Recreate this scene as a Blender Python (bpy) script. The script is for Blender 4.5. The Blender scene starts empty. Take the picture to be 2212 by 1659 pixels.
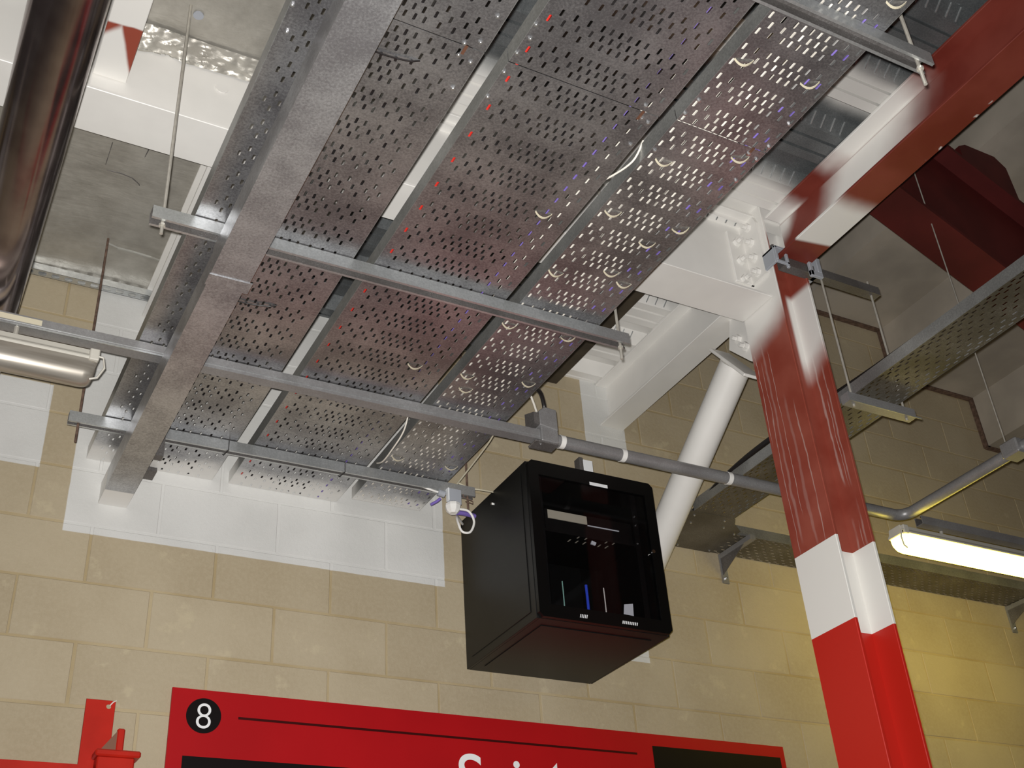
import bpy, bmesh, math, random
from mathutils import Vector, Matrix, noise as mnoise
random.seed(7)
S = bpy.context.scene
ZC = 1.65                                   # height of the camera above the floor; all z below are measured from it
# ------------------------------------------------------------------ camera, world, flash, exposure
cam_d = bpy.data.cameras.new('camera'); cam = bpy.data.objects.new('camera', cam_d)
S.collection.objects.link(cam); S.camera = cam
cam_d.sensor_width = 36.0; cam_d.lens = 2518.5 / 2212 * 36.0
cam_d.clip_start = 0.02; cam_d.clip_end = 100
RX = (0.88061271, -0.46967505, -0.06266256)
RY = (0.20917226, 0.5039887, -0.83799902)   # image-down axis
RZ = (0.42516845, 0.72484532, 0.54206185)   # viewing axis
cam.matrix_world = Matrix(((RX[0], -RY[0], -RZ[0], 0), (RX[1], -RY[1], -RZ[1], 0), (RX[2], -RY[2], -RZ[2], ZC), (0, 0, 0, 1)))
w = bpy.data.worlds.new('hall'); S.world = w; w.use_nodes = True
w.node_tree.nodes['Background'].inputs[0].default_value = (1.0, 0.90, 0.80, 1)
w.node_tree.nodes['Background'].inputs[1].default_value = 0.035
fl_d = bpy.data.lights.new('camera_flash', 'SPOT'); fl = bpy.data.objects.new('camera_flash', fl_d)
S.collection.objects.link(fl)
fl_d.energy = 710; fl_d.color = (1.0, 0.975, 0.945); fl_d.shadow_soft_size = 0.012
fl_d.spot_size = math.radians(105); fl_d.spot_blend = 1.0
fo = Vector(RX) * -0.014 + Vector(RY) * -0.028
fm = cam.matrix_world.copy(); fm.translation = fo + Vector((0, 0, ZC)); fl.matrix_world = fm
S.view_settings.view_transform = 'Standard'; S.view_settings.look = 'None'
S.view_settings.exposure = 0.0; S.view_settings.gamma = 1.0; S.view_settings.use_curve_mapping = False

# ------------------------------------------------------------------ node helpers
class X:
    """a socket with arithmetic"""
    def __init__(s, nt, sk): s.nt = nt; s.sk = sk
    def _m(s, op, o=None, o2=None, clamp=False):
        n = s.nt.nodes.new('ShaderNodeMath'); n.operation = op; n.use_clamp = clamp
        s.nt.links.new(s.sk, n.inputs[0])
        for i, q in ((1, o), (2, o2)):
            if q is None: continue
            if isinstance(q, X): s.nt.links.new(q.sk, n.inputs[i])
            else: n.inputs[i].default_value = q
        return X(s.nt, n.outputs[0])
    def __add__(s, o): return s._m('ADD', o)
    def __sub__(s, o): return s._m('SUBTRACT', o)
    def __mul__(s, o): return s._m('MULTIPLY', o)
    def mx(s, o): return s._m('MAXIMUM', o)
    def mn(s, o): return s._m('MINIMUM', o)
    def inv(s): return s._m('MULTIPLY_ADD', -1.0, 1.0)
    def cl(s): return s._m('ADD', 0.0, clamp=True)
    def ab(s): return s._m('ABSOLUTE')
    def st(s, a, b):
        n = s.nt.nodes.new('ShaderNodeMapRange'); n.interpolation_type = 'SMOOTHSTEP'
        s.nt.links.new(s.sk, n.inputs[0]); n.inputs[1].default_value = a; n.inputs[2].default_value = b
        if a > b:
            n.inputs[1].default_value = b; n.inputs[2].default_value = a
            n.inputs[3].default_value = 1; n.inputs[4].default_value = 0
        return X(s.nt, n.outputs[0])
    def band(s, a, b, e=0.002): return s.st(a - e, a + e) * s.st(b + e, b - e)

class M:
    def __init__(s, name):
        s.m = bpy.data.materials.new(name); s.m.use_nodes = True
        s.nt = s.m.node_tree; s.b = s.nt.nodes['Principled BSDF']
    def pos(s):
        g = s.nt.nodes.new('ShaderNodeNewGeometry'); q = s.nt.nodes.new('ShaderNodeSeparateXYZ')
        s.nt.links.new(g.outputs['Position'], q.inputs[0]); s.P = g.outputs['Position']
        return X(s.nt, q.outputs[0]), X(s.nt, q.outputs[1]), X(s.nt, q.outputs[2]) - ZC
    def noise(s, scale=5, detail=3, stretch=None, rough=0.5, kind='ShaderNodeTexNoise'):
        g = s.nt.nodes.new('ShaderNodeNewGeometry'); src = g.outputs['Position']
        if stretch:
            v = s.nt.nodes.new('ShaderNodeVectorMath'); v.operation = 'MULTIPLY'
            s.nt.links.new(src, v.inputs[0]); v.inputs[1].default_value = stretch; src = v.outputs[0]
        n = s.nt.nodes.new(kind); s.nt.links.new(src, n.inputs['Vector']); n.inputs['Scale'].default_value = scale
        if 'Detail' in n.inputs: n.inputs['Detail'].default_value = detail
        if kind == 'ShaderNodeTexNoise': n.inputs['Roughness'].default_value = rough
        return X(s.nt, n.outputs[0])
    def rnd(s):
        n = s.nt.nodes.new('ShaderNodeObjectInfo'); return X(s.nt, n.outputs['Random'])
    def mix(s, f, a, b):
        n = s.nt.nodes.new('ShaderNodeMix'); n.data_type = 'RGBA'
        if isinstance(f, X): s.nt.links.new(f.sk, n.inputs[0])
        else: n.inputs[0].default_value = f
        for i, q in ((6, a), (7, b)):
            if isinstance(q, tuple): n.inputs[i].default_value = (*q, 1) if len(q) == 3 else q
            else: s.nt.links.new(q, n.inputs[i])
        return n.outputs[2]
    def set(s, col=None, rough=None, metal=None, spec=None, bump=None, bstr=0.3, bdist=0.005, coat=None):
        for k, q in (('Base Color', col), ('Roughness', rough), ('Metallic', metal), ('Specular IOR Level', spec), ('Coat Weight', coat)):
            if q is None: continue
            i = s.b.inputs[k]
            if isinstance(q, X): s.nt.links.new(q.sk, i)
            elif isinstance(q, tuple): i.default_value = (*q, 1)
            elif isinstance(q, (int, float)): i.default_value = q
            else: s.nt.links.new(q, i)
        if bump is not None:
            n = s.nt.nodes.new('ShaderNodeBump'); n.inputs['Strength'].default_value = bstr; n.inputs['Distance'].default_value = bdist
            s.nt.links.new(bump.sk, n.inputs['Height']); s.nt.links.new(n.outputs[0], s.b.inputs['Normal'])
        return s.m

def plain(name, col, rough=0.5, metal=0.0, var=0.0, scale=8, spec=0.5, bump=0.0):
    m = M(name)
    if var or bump:
        n = m.noise(scale, 4)
        c = m.mix(n.st(0.3, 0.7), tuple(max(0, k * (1 - var)) for k in col), tuple(min(1, k * (1 + var)) for k in col))
        return m.set(c, rough, metal, spec, bump=n if bump else None, bstr=bump)
    return m.set(col, rough, metal, spec)

WHITE = (0.80, 0.785, 0.75); PRIMER = (0.235, 0.045, 0.028)

def galv(name, dark=(0.17, 0.17, 0.172), light=(0.30, 0.305, 0.31), rough=0.46, metal=0.40, white=None, sc=1.0):
    m = M(name); big = m.noise(5 * sc, 5, rough=0.6); fine = m.noise(150 * sc, 3, rough=0.75); sp = m.noise(330 * sc, 1)
    f = (big * 0.75 + fine * 0.65 - 0.18).st(0.32, 0.76)
    c = m.mix(f, dark, light)
    c = m.mix(sp.st(0.62, 0.72) * big.st(0.4, 0.7) * 0.6, c, (0.55, 0.56, 0.56))
    mt = X(m.nt, m.noise(2, 1).sk) * 0 + metal
    if white:
        x, y, z = m.pos(); wm = white(m, x, y, z).cl()
        c = m.mix(wm, c, WHITE); mt = mt * wm.inv()
    return m.set(c, fine * 0.16 + (rough - 0.08), mt, 0.5, bump=fine, bstr=0.08, bdist=0.001)

MT = {}
# painted and bare blockwork
def block_mat(name, mortar=False):
    m = M(name); x, y, z = m.pos()
    n1 = m.noise(3.0, 4); n2 = m.noise(60, 4, rough=0.7); r = m.rnd()
    if mortar: base = m.mix(n1.st(0.3, 0.7), (0.375, 0.292, 0.162), (0.465, 0.382, 0.24))
    else:
        base = m.mix((n1 * 0.75 + r * 0.22).st(0.25, 0.75), (0.385, 0.318, 0.212), (0.468, 0.400, 0.282))
        base = m.mix(n2.st(0.35, 0.7) * 0.30, base, (0.50, 0.43, 0.31))
        base = m.mix(m.noise(9, 5, rough=0.65).st(0.60, 0.72) * 0.5, base, (0.54, 0.47, 0.32))
    e = (m.noise(14, 3) - 0.5) * 0.004
    xx = x + e; zz = z + e
    wmask = (xx.band(0.467, 1.982) * zz.st(1.926, 1.930))
    wmask = wmask.mx(xx.st(0.356, 0.352) * zz.band(2.163, 2.52))
    wmask = wmask.mx(xx.band(2.765, 3.0) * zz.st(2.72, 2.74))
    wmask = wmask.mx(xx.band(2.62, 2.972) * zz.band(1.712, 2.30))
    wmask = wmask.cl()
    c = m.mix(wmask, base, m.mix(n1.st(0.3, 0.7), (0.60, 0.60, 0.58), (0.68, 0.68, 0.66)))
    return m.set(c, 0.85, 0, 0.25, bump=n2, bstr=0.35, bdist=0.004)
MT['block'] = block_mat('blockwork'); MT['mortar'] = block_mat('mortar', True)
MT['white_paint'] = plain('white_steel_paint', WHITE, 0.42, 0, 0.03, 6, 0.5)
def tray_white(m, x, y, z): return (y + (m.noise(9, 3) - 0.5) * 0.10).st(3.88, 3.98) * 0.85 * x.st(2.2, 2.1)
MT['tray'] = galv('galvanised_tray', (0.228, 0.224, 0.234), (0.505, 0.508, 0.520), 0.31, 0.80, tray_white)
MT['tray_side'] = galv('galvanised_tray_side', (0.29, 0.295, 0.29), (0.48, 0.49, 0.485), 0.38, 0.70, tray_white)
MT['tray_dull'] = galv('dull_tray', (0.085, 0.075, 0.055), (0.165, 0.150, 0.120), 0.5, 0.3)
MT['trunk'] = galv('galvanised_trunking', (0.275, 0.270, 0.282), (0.575, 0.585, 0.600), 0.36, 0.72, lambda m, x, y, z: y.st(3.925, 3.935))
MT['strut'] = galv('galvanised_channel', (0.47, 0.49, 0.495), (0.66, 0.68, 0.685), 0.33, 0.74)
MT['dark_strut'] = galv('dull_channel_and_slot_shade', (0.10, 0.092, 0.088), (0.18, 0.17, 0.165), 0.5, 0.35)
MT['conduit'] = galv('galvanised_conduit', (0.26, 0.255, 0.257), (0.35, 0.35, 0.353), 0.44, 0.45)
MT['rod'] = plain('zinc_rod', (0.50, 0.475, 0.42), 0.4, 0.35, 0.1, 40)
MT['bolt'] = plain('bright_zinc_bolt', (0.75, 0.76, 0.77), 0.25, 0.9)
MT['rust'] = plain('rusty_steel', (0.15, 0.095, 0.07), 0.7, 0.2, 0.3, 60)
MT['slot_brown'] = plain('brown_slot', (0.10, 0.04, 0.02), 0.8)
# column
def column_mat():
    m = M('column_paint'); x, y, z = m.pos()
    n = m.noise(4, 3); soft = (n - 0.5) * 0.12
    c = m.mix(m.noise(7, 4).st(0.3, 0.7), (0.255, 0.048, 0.030), (0.31, 0.075, 0.050))
    wob = (m.noise(1, 4, (9.0, 9.0, 2.6), 0.65) - 0.5) * 0.050
    fade = m.noise(1, 2, (6.0, 6.0, 3.5)).st(0.30, 0.48)
    st = None
    def line(c0, wd, a, x0, x1, z0, z1):
        q = (y + wob - c0).ab().st(wd * 0.8, wd * 0.25) * (a * 0.62) * x.band(x0, x1) * z.band(z0, z1, 0.04) * fade
        return q
    for p in ((2.884, 0.0022, 1.0, 2.80, 2.845, 2.18, 2.56), (2.858, 0.0035, 0.55, 2.80, 2.845, 1.70, 2.50), (2.835, 0.009, 0.30, 2.80, 2.845, 1.75, 2.58),
              (2.805, 0.0022, 0.8, 2.80, 2.845, 1.85, 2.54), (2.77, 0.010, 0.22, 2.80, 2.845, 1.70, 2.30), (2.725, 0.005, 0.55, 2.80, 2.845, 1.70, 2.25), 
              (2.745, 0.009, 0.65, 2.96, 3.03, 1.70, 2.62), (2.720, 0.0025, 0.8, 2.96, 3.03, 1.70, 2.30), (2.705, 0.006, 0.5, 2.96, 3.03, 1.70, 2.45)):
        q = line(*p); st = q if st is None else st.mx(q)
    web_l = (x + wob - 2.90).ab().st(0.006, 0.002) * y.band(2.77, 2.80) * 0.35 * fade
    st = st.mx(web_l)
    c = m.mix(st.cl(), c, (0.68, 0.58, 0.54))
    left = x.st(2.834, 2.828) * (z + soft + (y - 2.79) * 0.5).st(2.55, 2.70)
    inner = x.st(2.96, 2.98) * (z + soft + (y - 2.78) * 0.6).st(2.38, 2.55) * z.st(2.86, 2.82)
    top = z.st(3.02, 3.08)
    c = m.mix(left.mx(inner).mx(top).cl(), c, WHITE)
    c = m.mix(z.st(1.6925, 1.6915), c, (0.78, 0.77, 0.73))
    c = m.mix(z.st(1.3865, 1.3855), c, (0.50, 0.018, 0.010))
    return m.set(c, 0.38, 0, 0.5, bump=m.noise(30, 3), bstr=0.05)
MT['column'] = column_mat()
def red_beam_mat():
    m = M('red_primer_with_overspray'); x, y, z = m.pos()
    s = (m.noise(3.5, 3) - 0.5) * 0.25
    c = m.mix(m.noise(4, 4).st(0.3, 0.7), (0.150, 0.022, 0.014), (0.215, 0.044, 0.030))
    web = z.st(2.935, 2.945)
    yy = y + s + (z - 3.05) * 0.9
    wm = web * (yy.st(1.80, 2.12) * yy.st(2.48, 2.30)).mx(yy.st(2.62, 2.74))
    fm_ = web.inv() * ((y + s * 0.4).st(2.22, 2.34) * (y + (x - 2.92) * 0.15).st(2.535, 2.515))
    tm = z.st(3.12, 3.13) * ((y + s).st(1.75, 1.95) * (y + s).st(2.36, 2.2)).mx((y + s).st(2.48, 2.6))
    wm = (wm * z.st(3.13, 3.12)).mx(tm).mx(fm_)
    edge = (x.st(2.985, 2.995) * m.noise(16, 3).st(0.60, 0.66)) * 0.8
    c = m.mix(wm.mx(edge).cl(), c, WHITE)
    return m.set(c, 0.5, 0, 0.4)
MT['red_beam'] = red_beam_mat()
def left_beam_mat():
    m = M('white_paint_with_red_gap'); x, y, z = m.pos()
    s = (m.noise(12, 2) - 0.5) * 0.02
    arch = ((x - 0.235) * 2.9).mx((x - 0.235) * -1.1) + 2.575
    g = (y + s) - arch
    red = (y + s).st(2.565, 2.575) * g.st(0.018, -0.018) * z.st(2.94, 2.93)
    c = m.mix(red.cl(), WHITE, (0.30, 0.06, 0.035))
    return m.set(c, 0.42)
MT['left_beam'] = left_beam_mat()
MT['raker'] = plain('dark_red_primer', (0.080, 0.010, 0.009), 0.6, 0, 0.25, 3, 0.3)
MT['terrace'] = plain('precast_concrete', (0.43, 0.385, 0.325), 0.85, 0, 0.16, 2.5, 0.2, 0.1)
def deck_white(m, x, y, z):
    s = (m.noise(3.2, 3) - 0.5) * 0.35
    a = (x + s).st(2.36, 2.62) * (y + s).st(3.10, 3.42)
    b = (y + s * 0.3).st(2.42, 2.54) * y.st(2.9, 2.8)
    c = ((y + s * 0.2).band(1.885, 2.09, 0.04)) * 0.8
    return a.mx(b).mx(c)
MT['deck'] = galv('galvanised_deck', (0.12, 0.13, 0.135), (0.21, 0.225, 0.23), 0.40, 0.5, deck_white)
def foil_mat():
    m = M('foil_facing'); n = m.noise(7, 5, rough=0.65); v = m.noise(1, 3, (16, 60, 20)); d = m.noise(1, 4, (7, 3.0, 7))
    crack = (d - 0.5).ab().st(0.012, 0.002) * m.noise(2.2, 2).st(0.56, 0.64)
    c = m.mix(n.st(0.3, 0.75), (0.36, 0.34, 0.30), (0.50, 0.48, 0.43))
    c = m.mix(crack * 0.0, c, (0.05, 0.048, 0.045))
    return m.set(c, v * 0.25 + 0.28, 0.35, 0.5, bump=n + v * 0.5, bstr=0.35, bdist=0.01)
MT['foil'] = foil_mat()
MT['bright_foil'] = M('foil_glint_and_seam').set((0.62, 0.61, 0.56), 0.22, 0.6)
def pipe_mat():
    m = M('polished_pipe_jacket'); n = m.noise(1, 3, (9, 7, 9)); d = m.noise(1, 2, (60, 40, 60))
    c = m.mix(n.st(0.3, 0.7), (0.21, 0.165, 0.165), (0.31, 0.26, 0.25))
    return m.set(c, n * 0.14 + 0.09, 0.94, 0.5, bump=n + d * 0.3, bstr=0.02, bdist=0.002)
MT['pipe'] = pipe_mat()
MT['black'] = plain('black_sheet_steel', (0.0045, 0.0045, 0.0042), 0.45, 0, 0.2, 30, 0.45)
MT['black_gloss'] = plain('black_door_frame', (0.003, 0.003, 0.003), 0.3, 0, 0, 1, 0.2)
def glass_mat():
    m = M('smoked_glass'); nt = m.nt; nt.nodes.remove(m.b)
    t = nt.nodes.new('ShaderNodeBsdfTransparent'); t.inputs[0].default_value = (0.82, 0.82, 0.84, 1)
    g = nt.nodes.new('ShaderNodeBsdfGlossy'); g.inputs[1].default_value = 0.03
    f = nt.nodes.new('ShaderNodeFresnel'); f.inputs[0].default_value = 1.22
    x = nt.nodes.new('ShaderNodeMixShader'); o = nt.nodes['Material Output']
    nt.links.new(f.outputs[0], x.inputs[0]); nt.links.new(t.outputs[0], x.inputs[1]); nt.links.new(g.outputs[0], x.inputs[2])
    nt.links.new(x.outputs[0], o.inputs[0]); return m.m
MT['glass'] = glass_mat()
MT['chrome'] = M('chrome').set((0.7, 0.7, 0.68), 0.15, 1.0)
MT['label'] = plain('white_label', (0.82, 0.84, 0.86), 0.6)
MT['cream'] = plain('cream_plastic', (0.62, 0.57, 0.43), 0.5)
MT['cream_cable'] = plain('cream_cable_sheath', (0.80, 0.76, 0.68), 0.45)
MT['white_plastic'] = plain('white_plastic', (0.82, 0.81, 0.78), 0.4)
MT['grey_plastic'] = plain('grey_plastic', (0.36, 0.38, 0.42), 0.45)
MT['grey_cable'] = plain('grey_cable_sheath', (0.33, 0.32, 0.31), 0.5)
MT['black_cable'] = plain('black_cable_sheath', (0.012, 0.010, 0.010), 0.45)
MT['red_cable'] = plain('red_cable_sheath', (0.62, 0.03, 0.02), 0.45)
MT['purple_cable'] = plain('violet_cable_sheath', (0.20, 0.14, 0.48), 0.5)
MT['blue_cable'] = plain('blue_cable_sheath', (0.04, 0.09, 0.75), 0.4)
MT['green_cable'] = plain('pale_green_cable', (0.30, 0.55, 0.45), 0.4)
MT['sign_red'] = plain('red_sign_panel', (0.40, 0.006, 0.009), 0.42, 0, 0.05, 3, 0.22)
MT['sign_black'] = plain('black_vinyl', (0.007, 0.005, 0.005), 0.4, 0, 0, 1, 0.2)
MT['sign_line'] = plain('dark_red_line', (0.045, 0.004, 0.004), 0.4, 0, 0, 1, 0.2)
MT['sign_white'] = plain('white_vinyl', (0.86, 0.87, 0.88), 0.4)
MT['bright_red'] = plain('gloss_red_paint', (0.47, 0.018, 0.009), 0.36, 0, 0.08, 9, 0.3)
MT['red_brown'] = plain('worn_red_brown', (0.20, 0.085, 0.05), 0.6)
MT['board'] = plain('dark_brown_board', (0.055, 0.042, 0.026), 0.8, 0, 0.25, 12)
MT['floor'] = plain('concrete_floor', (0.20, 0.19, 0.175), 0.6, 0, 0.15, 3)
MT['lum_base'] = plain('luminaire_grp_base', (0.56, 0.54, 0.48), 0.45, 0, 0.05, 5)
def lum_mat():
    m = M('ribbed_clear_diffuser'); n = m.noise(1, 2, (5, 60, 60))
    c = m.mix(n.st(0.3, 0.7), (0.36, 0.325, 0.275), (0.50, 0.465, 0.41))
    return m.set(c, 0.30, 0.60, 0.5)
MT['diffuser'] = lum_mat()
def lit_mat():
    m = M('lit_diffuser'); m.set((0.9, 0.88, 0.6), 0.4)
    m.b.inputs['Emission Color'].default_value = (1.0, 0.78, 0.085, 1); m.b.inputs['Emission Strength'].default_value = 14.0
    return m.m
MT['lit'] = lit_mat()

# ------------------------------------------------------------------ geometry helpers
class MB:
    def __init__(s): s.v = []; s.f = []
    def add(s, vs, fs):
        o = len(s.v); s.v += [tuple(q) for q in vs]; s.f += [tuple(i + o for i in f) for f in fs]; return s
    def box(s, x0, x1, y0, y1, z0, z1):
        return s.add([(x0, y0, z0), (x1, y0, z0), (x1, y1, z0), (x0, y1, z0), (x0, y0, z1), (x1, y0, z1), (x1, y1, z1), (x0, y1, z1)],
                     [(0, 3, 2, 1), (4, 5, 6, 7), (0, 1, 5, 4), (1, 2, 6, 5), (2, 3, 7, 6), (3, 0, 4, 7)])
    def prism(s, poly, axis, a, b):
        """poly: 2D points in the other two axes (cyclic order x,y,z without axis)"""
        def P(q, t):
            return {'x': (t, q[0], q[1]), 'y': (q[0], t, q[1]), 'z': (q[0], q[1], t)}[axis]
        n = len(poly)
        vs = [P(q, a) for q in poly] + [P(q, b) for q in poly]
        return s.add(vs, [tuple(range(n))[::-1], tuple(range(n, 2 * n))] + [(i, (i + 1) % n, n + (i + 1) % n, n + i) for i in range(n)])
    def tube(s, pts, r, n=10, cap=True, square=False):
        pts = [Vector(p) for p in pts]; rings = []; up = None
        for i, p in enumerate(pts):
            t = (pts[min(i + 1, len(pts) - 1)] - pts[max(i - 1, 0)]).normalized()
            if up is None:
                up = Vector((0, 0, 1)) if abs(t.z) < 0.9 else Vector((0, 1, 0))
            a = t.cross(up).normalized(); up = a.cross(t).normalized()
            rr = r[i] if isinstance(r, (list, tuple)) else r
            rings.append([p + (a * math.cos(k * 2 * math.pi / n) + up * math.sin(k * 2 * math.pi / n)) * rr for k in range(n)])
        vs = [q for g in rings for q in g]; fs = []
        for i in range(len(pts) - 1):
            for k in range(n):
                fs.append((i * n + k, i * n + (k + 1) % n, (i + 1) * n + (k + 1) % n, (i + 1) * n + k))
        if cap: fs += [tuple(range(n))[::-1], tuple(range((len(pts) - 1) * n, len(pts) * n))]
        return s.add(vs, fs)
    def cyl(s, p, d, r, n=12): return s.tube([p, Vector(p) + Vector(d)], r, n)

def link(o): S.collection.objects.link(o)
def tag(o, label=None, cat=None, group=None, kind=None):
    if label: o['label'] = label
    if cat: o['category'] = cat
    if group: o['group'] = group
    if kind: o['kind'] = kind
    return o
def thing(name, label, cat, loc, group=None, kind=None):
    o = bpy.data.objects.new(name, None); link(o); o.location = (loc[0], loc[1], loc[2] + ZC)
    o.empty_display_size = 0.05
    return tag(o, label, cat, group, kind)
def gloc(p):
    v = Vector((0, 0, 0))
    while p is not None: v = v + p.location; p = p.parent
    return v
def obj(name, mb, mat, parent=None, origin=None, smooth=False, bevel=0.0, label=None):
    og = Vector(origin) if origin else None
    if og is None:
        if parent is None:
            xs = [v[0] for v in mb.v]; ys = [v[1] for v in mb.v]; zs = [v[2] for v in mb.v]
            og = Vector(((min(xs) + max(xs)) / 2, (min(ys) + max(ys)) / 2, min(zs)))
        else: og = gloc(parent) - Vector((0, 0, ZC))
    me = bpy.data.meshes.new(name)
    me.from_pydata([(v[0] - og.x, v[1] - og.y, v[2] - og.z) for v in mb.v], [], mb.f)
    bm = bmesh.new(); bm.from_mesh(me); bmesh.ops.recalc_face_normals(bm, faces=bm.faces[:])
    if bevel: bmesh.ops.bevel(bm, geom=bm.edges[:], offset=bevel, segments=1, affect='EDGES', clamp_overlap=True)
    bm.to_mesh(me); bm.free()
    if smooth:
        for p in me.polygons: p.use_smooth = True
        try: me.set_sharp_from_angle(angle=math.radians(40))
        except Exception: pass
    me.materials.append(MT[mat] if isinstance(mat, str) else mat)
    o = bpy.data.objects.new(name, me); link(o); o.parent = parent
    wl = og + Vector((0, 0, ZC)); o.location = wl - gloc(parent) if parent else wl
    if label: o['label'] = label
    return o
def copy_tree(o, parent=None):
    c = o.copy(); link(c); c.parent = parent
    for ch in list(o.children): copy_tree(ch, c)
    return c
def hexbolt(parent, name, p, d, r=0.009, h=0.007, mat='bolt', stud=0.0):
    d = Vector(d).normalized(); mb = MB().cyl(p, d * h, r, 6)
    mb.cyl(Vector(p) + d * h * 0.5, d * (h * 0.9 + stud), r * 0.5, 8)
    return obj(name, mb, mat, parent)

# ================================================================== setting
D = 4.05
fl_o = obj('floor', MB().box(-4, 9, -4, 4.3, -1.75, -1.65), 'floor'); fl_o['kind'] = 'structure'
# blockwork wall
wall = thing('wall_back', None, None, (2.5, D, 0), kind='structure')
obj('mortar', MB().box(-1.6, 7.6, D + 0.0022, D + 0.12, -1.65, 4.9), 'mortar', wall)
PZ, PX = 0.2205, 0.4577
def block_mesh():
    bm = bmesh.new(); bmesh.ops.create_cube(bm, size=1.0)
    for v in bm.verts: v.co = Vector((v.co.x * (PX - 0.009), v.co.y * 0.06 + 0.03, v.co.z * (PZ - 0.009)))
    fe = [e for e in bm.edges if all(abs(v.co.y) < 1e-6 for v in e.verts)]
    bmesh.ops.bevel(bm, geom=fe, offset=0.0022, segments=1, affect='EDGES')
    me = bpy.data.meshes.new('block'); bm.to_mesh(me); bm.free(); me.materials.append(MT['block']); return me
bme = block_mesh()
for j in range(-4, 16):
    zc = 1.301 + PZ * (j + 0.5)
    off = 0.568 if j % 2 == 0 else 0.346
    for k in range(-5, 16):
        xc = off + PX * (k + 0.5)
        if xc < -0.75 or xc > 6.6: continue
        if zc > 3.2 and xc < 2.9: continue
        if zc < 0.85 and xc > 4.4: continue
        if zc > 4.45 - max(0, (xc - 4.4)) * 0.52: continue
        o = bpy.data.objects.new('block', bme); link(o); o.parent = wall
        o.location = (xc - 2.5 + random.uniform(-.0015, .0015), random.uniform(-0.0006, 0.0006), zc + random.uniform(-.001, .001))
# metal deck over the right-hand bay
deck = thing('ceiling', None, None, (1.9, 2.5, 3.15), kind='structure')
def deck_profile(y0, y1):
    pts = []; zl, zh = 3.150, 3.208
    k = math.floor((y0 - 1.96) / 0.30)
    while True:
        c = 1.96 + 0.30 * k; k += 1
        if c - 0.13 > y1: break
        seg = [(c - 0.115, zh), (c - 0.075, zl), (c - 0.036, zl), (c - 0.034, zl + 0.015), (c - 0.026, zl + 0.015), (c - 0.024, zl),
               (c + 0.024, zl), (c + 0.026, zl + 0.015), (c + 0.034, zl + 0.015), (c + 0.036, zl), (c + 0.075, zl), (c + 0.115, zh)]
        pts += [(max(y0, min(y1, a)), b) for a, b in seg]
    return pts
def deck_sheet(x0, x1, y0, y1):
    p = deck_profile(y0, y1); q = [(a, b + 0.004) for a, b in p]; mb = MB(); n = len(p)
    mb.add([(x0, a, b) for a, b in p] + [(x1, a, b) for a, b in p] + [(x0, a, b) for a, b in q] + [(x1, a, b) for a, b in q],
           [(i, i + 1, n + i + 1, n + i) for i in range(n - 1)] + [(2 * n + i, 3 * n + i, 3 * n + i + 1, 2 * n + i + 1) for i in range(n - 1)])
    return mb
for a, b in ((-0.9, 1.0), (1.0, 2.75), (2.915, 4.05)):
    obj('deck_sheet', deck_sheet(0.9, 2.995, a, b), 'deck', deck)
em = MB()
for k in range(-4, 7):
    c = 1.96 + 0.30 * k
    if c > 3.98: continue
    for i in range(0, 14):
        x = 2.20 + i * 0.048
        em.tube([(x + 0.006, c - 0.112, 3.2025), (x - 0.006, c - 0.080, 3.1565)], 0.0035, 5)
eo = obj('deck_embossment', em, 'strut', deck); eo['kind'] = 'stuff'
obj('deck_slab', MB().box(-1.6, 3.04, -1.0, 4.05, 3.215, 3.32), 'terrace', deck)
# foil-faced insulation over the left-hand bay
foil = thing('ceiling', None, None, (0.6, 3.0, 3.03), kind='structure')
def foil_panel(x0, x1, y0, y1, z, amp, seed, edge=None):
    nx, ny = max(2, int((x1 - x0) / 0.03)), max(2, int((y1 - y0) / 0.03)); mb = MB(); vs = []
    for j in range(ny + 1):
        for i in range(nx + 1):
            x = x0 + (x1 - x0) * i / nx; y = y0 + (y1 - y0) * j / ny
            d = mnoise.noise(Vector((x * 3, y * 3, seed))) * amp * 1.6 + abs(mnoise.noise(Vector((x * 9, y * 14, seed + 5)))) * amp
            e = edge(x, y) if edge else 0
            vs.append((x, y, z + d + e))
    fs = [(j * (nx + 1) + i, j * (nx + 1) + i + 1, (j + 1) * (nx + 1) + i + 1, (j + 1) * (nx + 1) + i) for j in range(ny) for i in range(nx)]
    return mb.add(vs, fs)
obj('insulation_panel', foil_panel(-1.5, 1.17, 2.90, 4.045, 3.035, 0.006, 1.0), 'foil', foil, smooth=True)
obj('insulation_panel', foil_panel(0.302, 1.25, -0.4, 2.735, 3.125, 0.010, 4.0), 'foil', foil, smooth=True)
obj('insulation_panel', foil_panel(-1.5, 0.188, -0.4, 2.70, 3.125, 0.008, 9.0), 'foil', foil, smooth=True)
def crumple(x0, x1, seed):
    nx, ny = int((x1 - x0) / 0.005), 16; vs = []
    for j in range(ny + 1):
        for i in range(nx + 1):
            t = j / ny; x = x0 + (x1 - x0) * i / nx
            d = mnoise.noise(Vector((x * 30, t * 4, seed))) * 0.003 + (0.5 - abs(mnoise.noise(Vector((x * 22 + t * 3, t * 3 - x * 8, seed))))) * 0.010
            e = mnoise.noise(Vector((x * 11, t * 2, seed + 3))) * 0.016
            vs.append((x, 2.72 + 0.075 * t + d * 0.4, 3.118 - 0.045 * t * (1 - 0.5 * (x - x0) / (x1 - x0)) + d + e * t))
    return MB().add(vs, [(j * (nx + 1) + i, j * (nx + 1) + i + 1, (j + 1) * (nx + 1) + i + 1, (j + 1) * (nx + 1) + i) for j in range(ny) for i in range(nx)])
obj('foil_edge_tape', crumple(0.305, 0.95, 2.0), 'foil', foil, smooth=True, label='crumpled foil edge')
gl_ = MB()  # glints of the crumpled foil, modelled as short bright tubes
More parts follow.
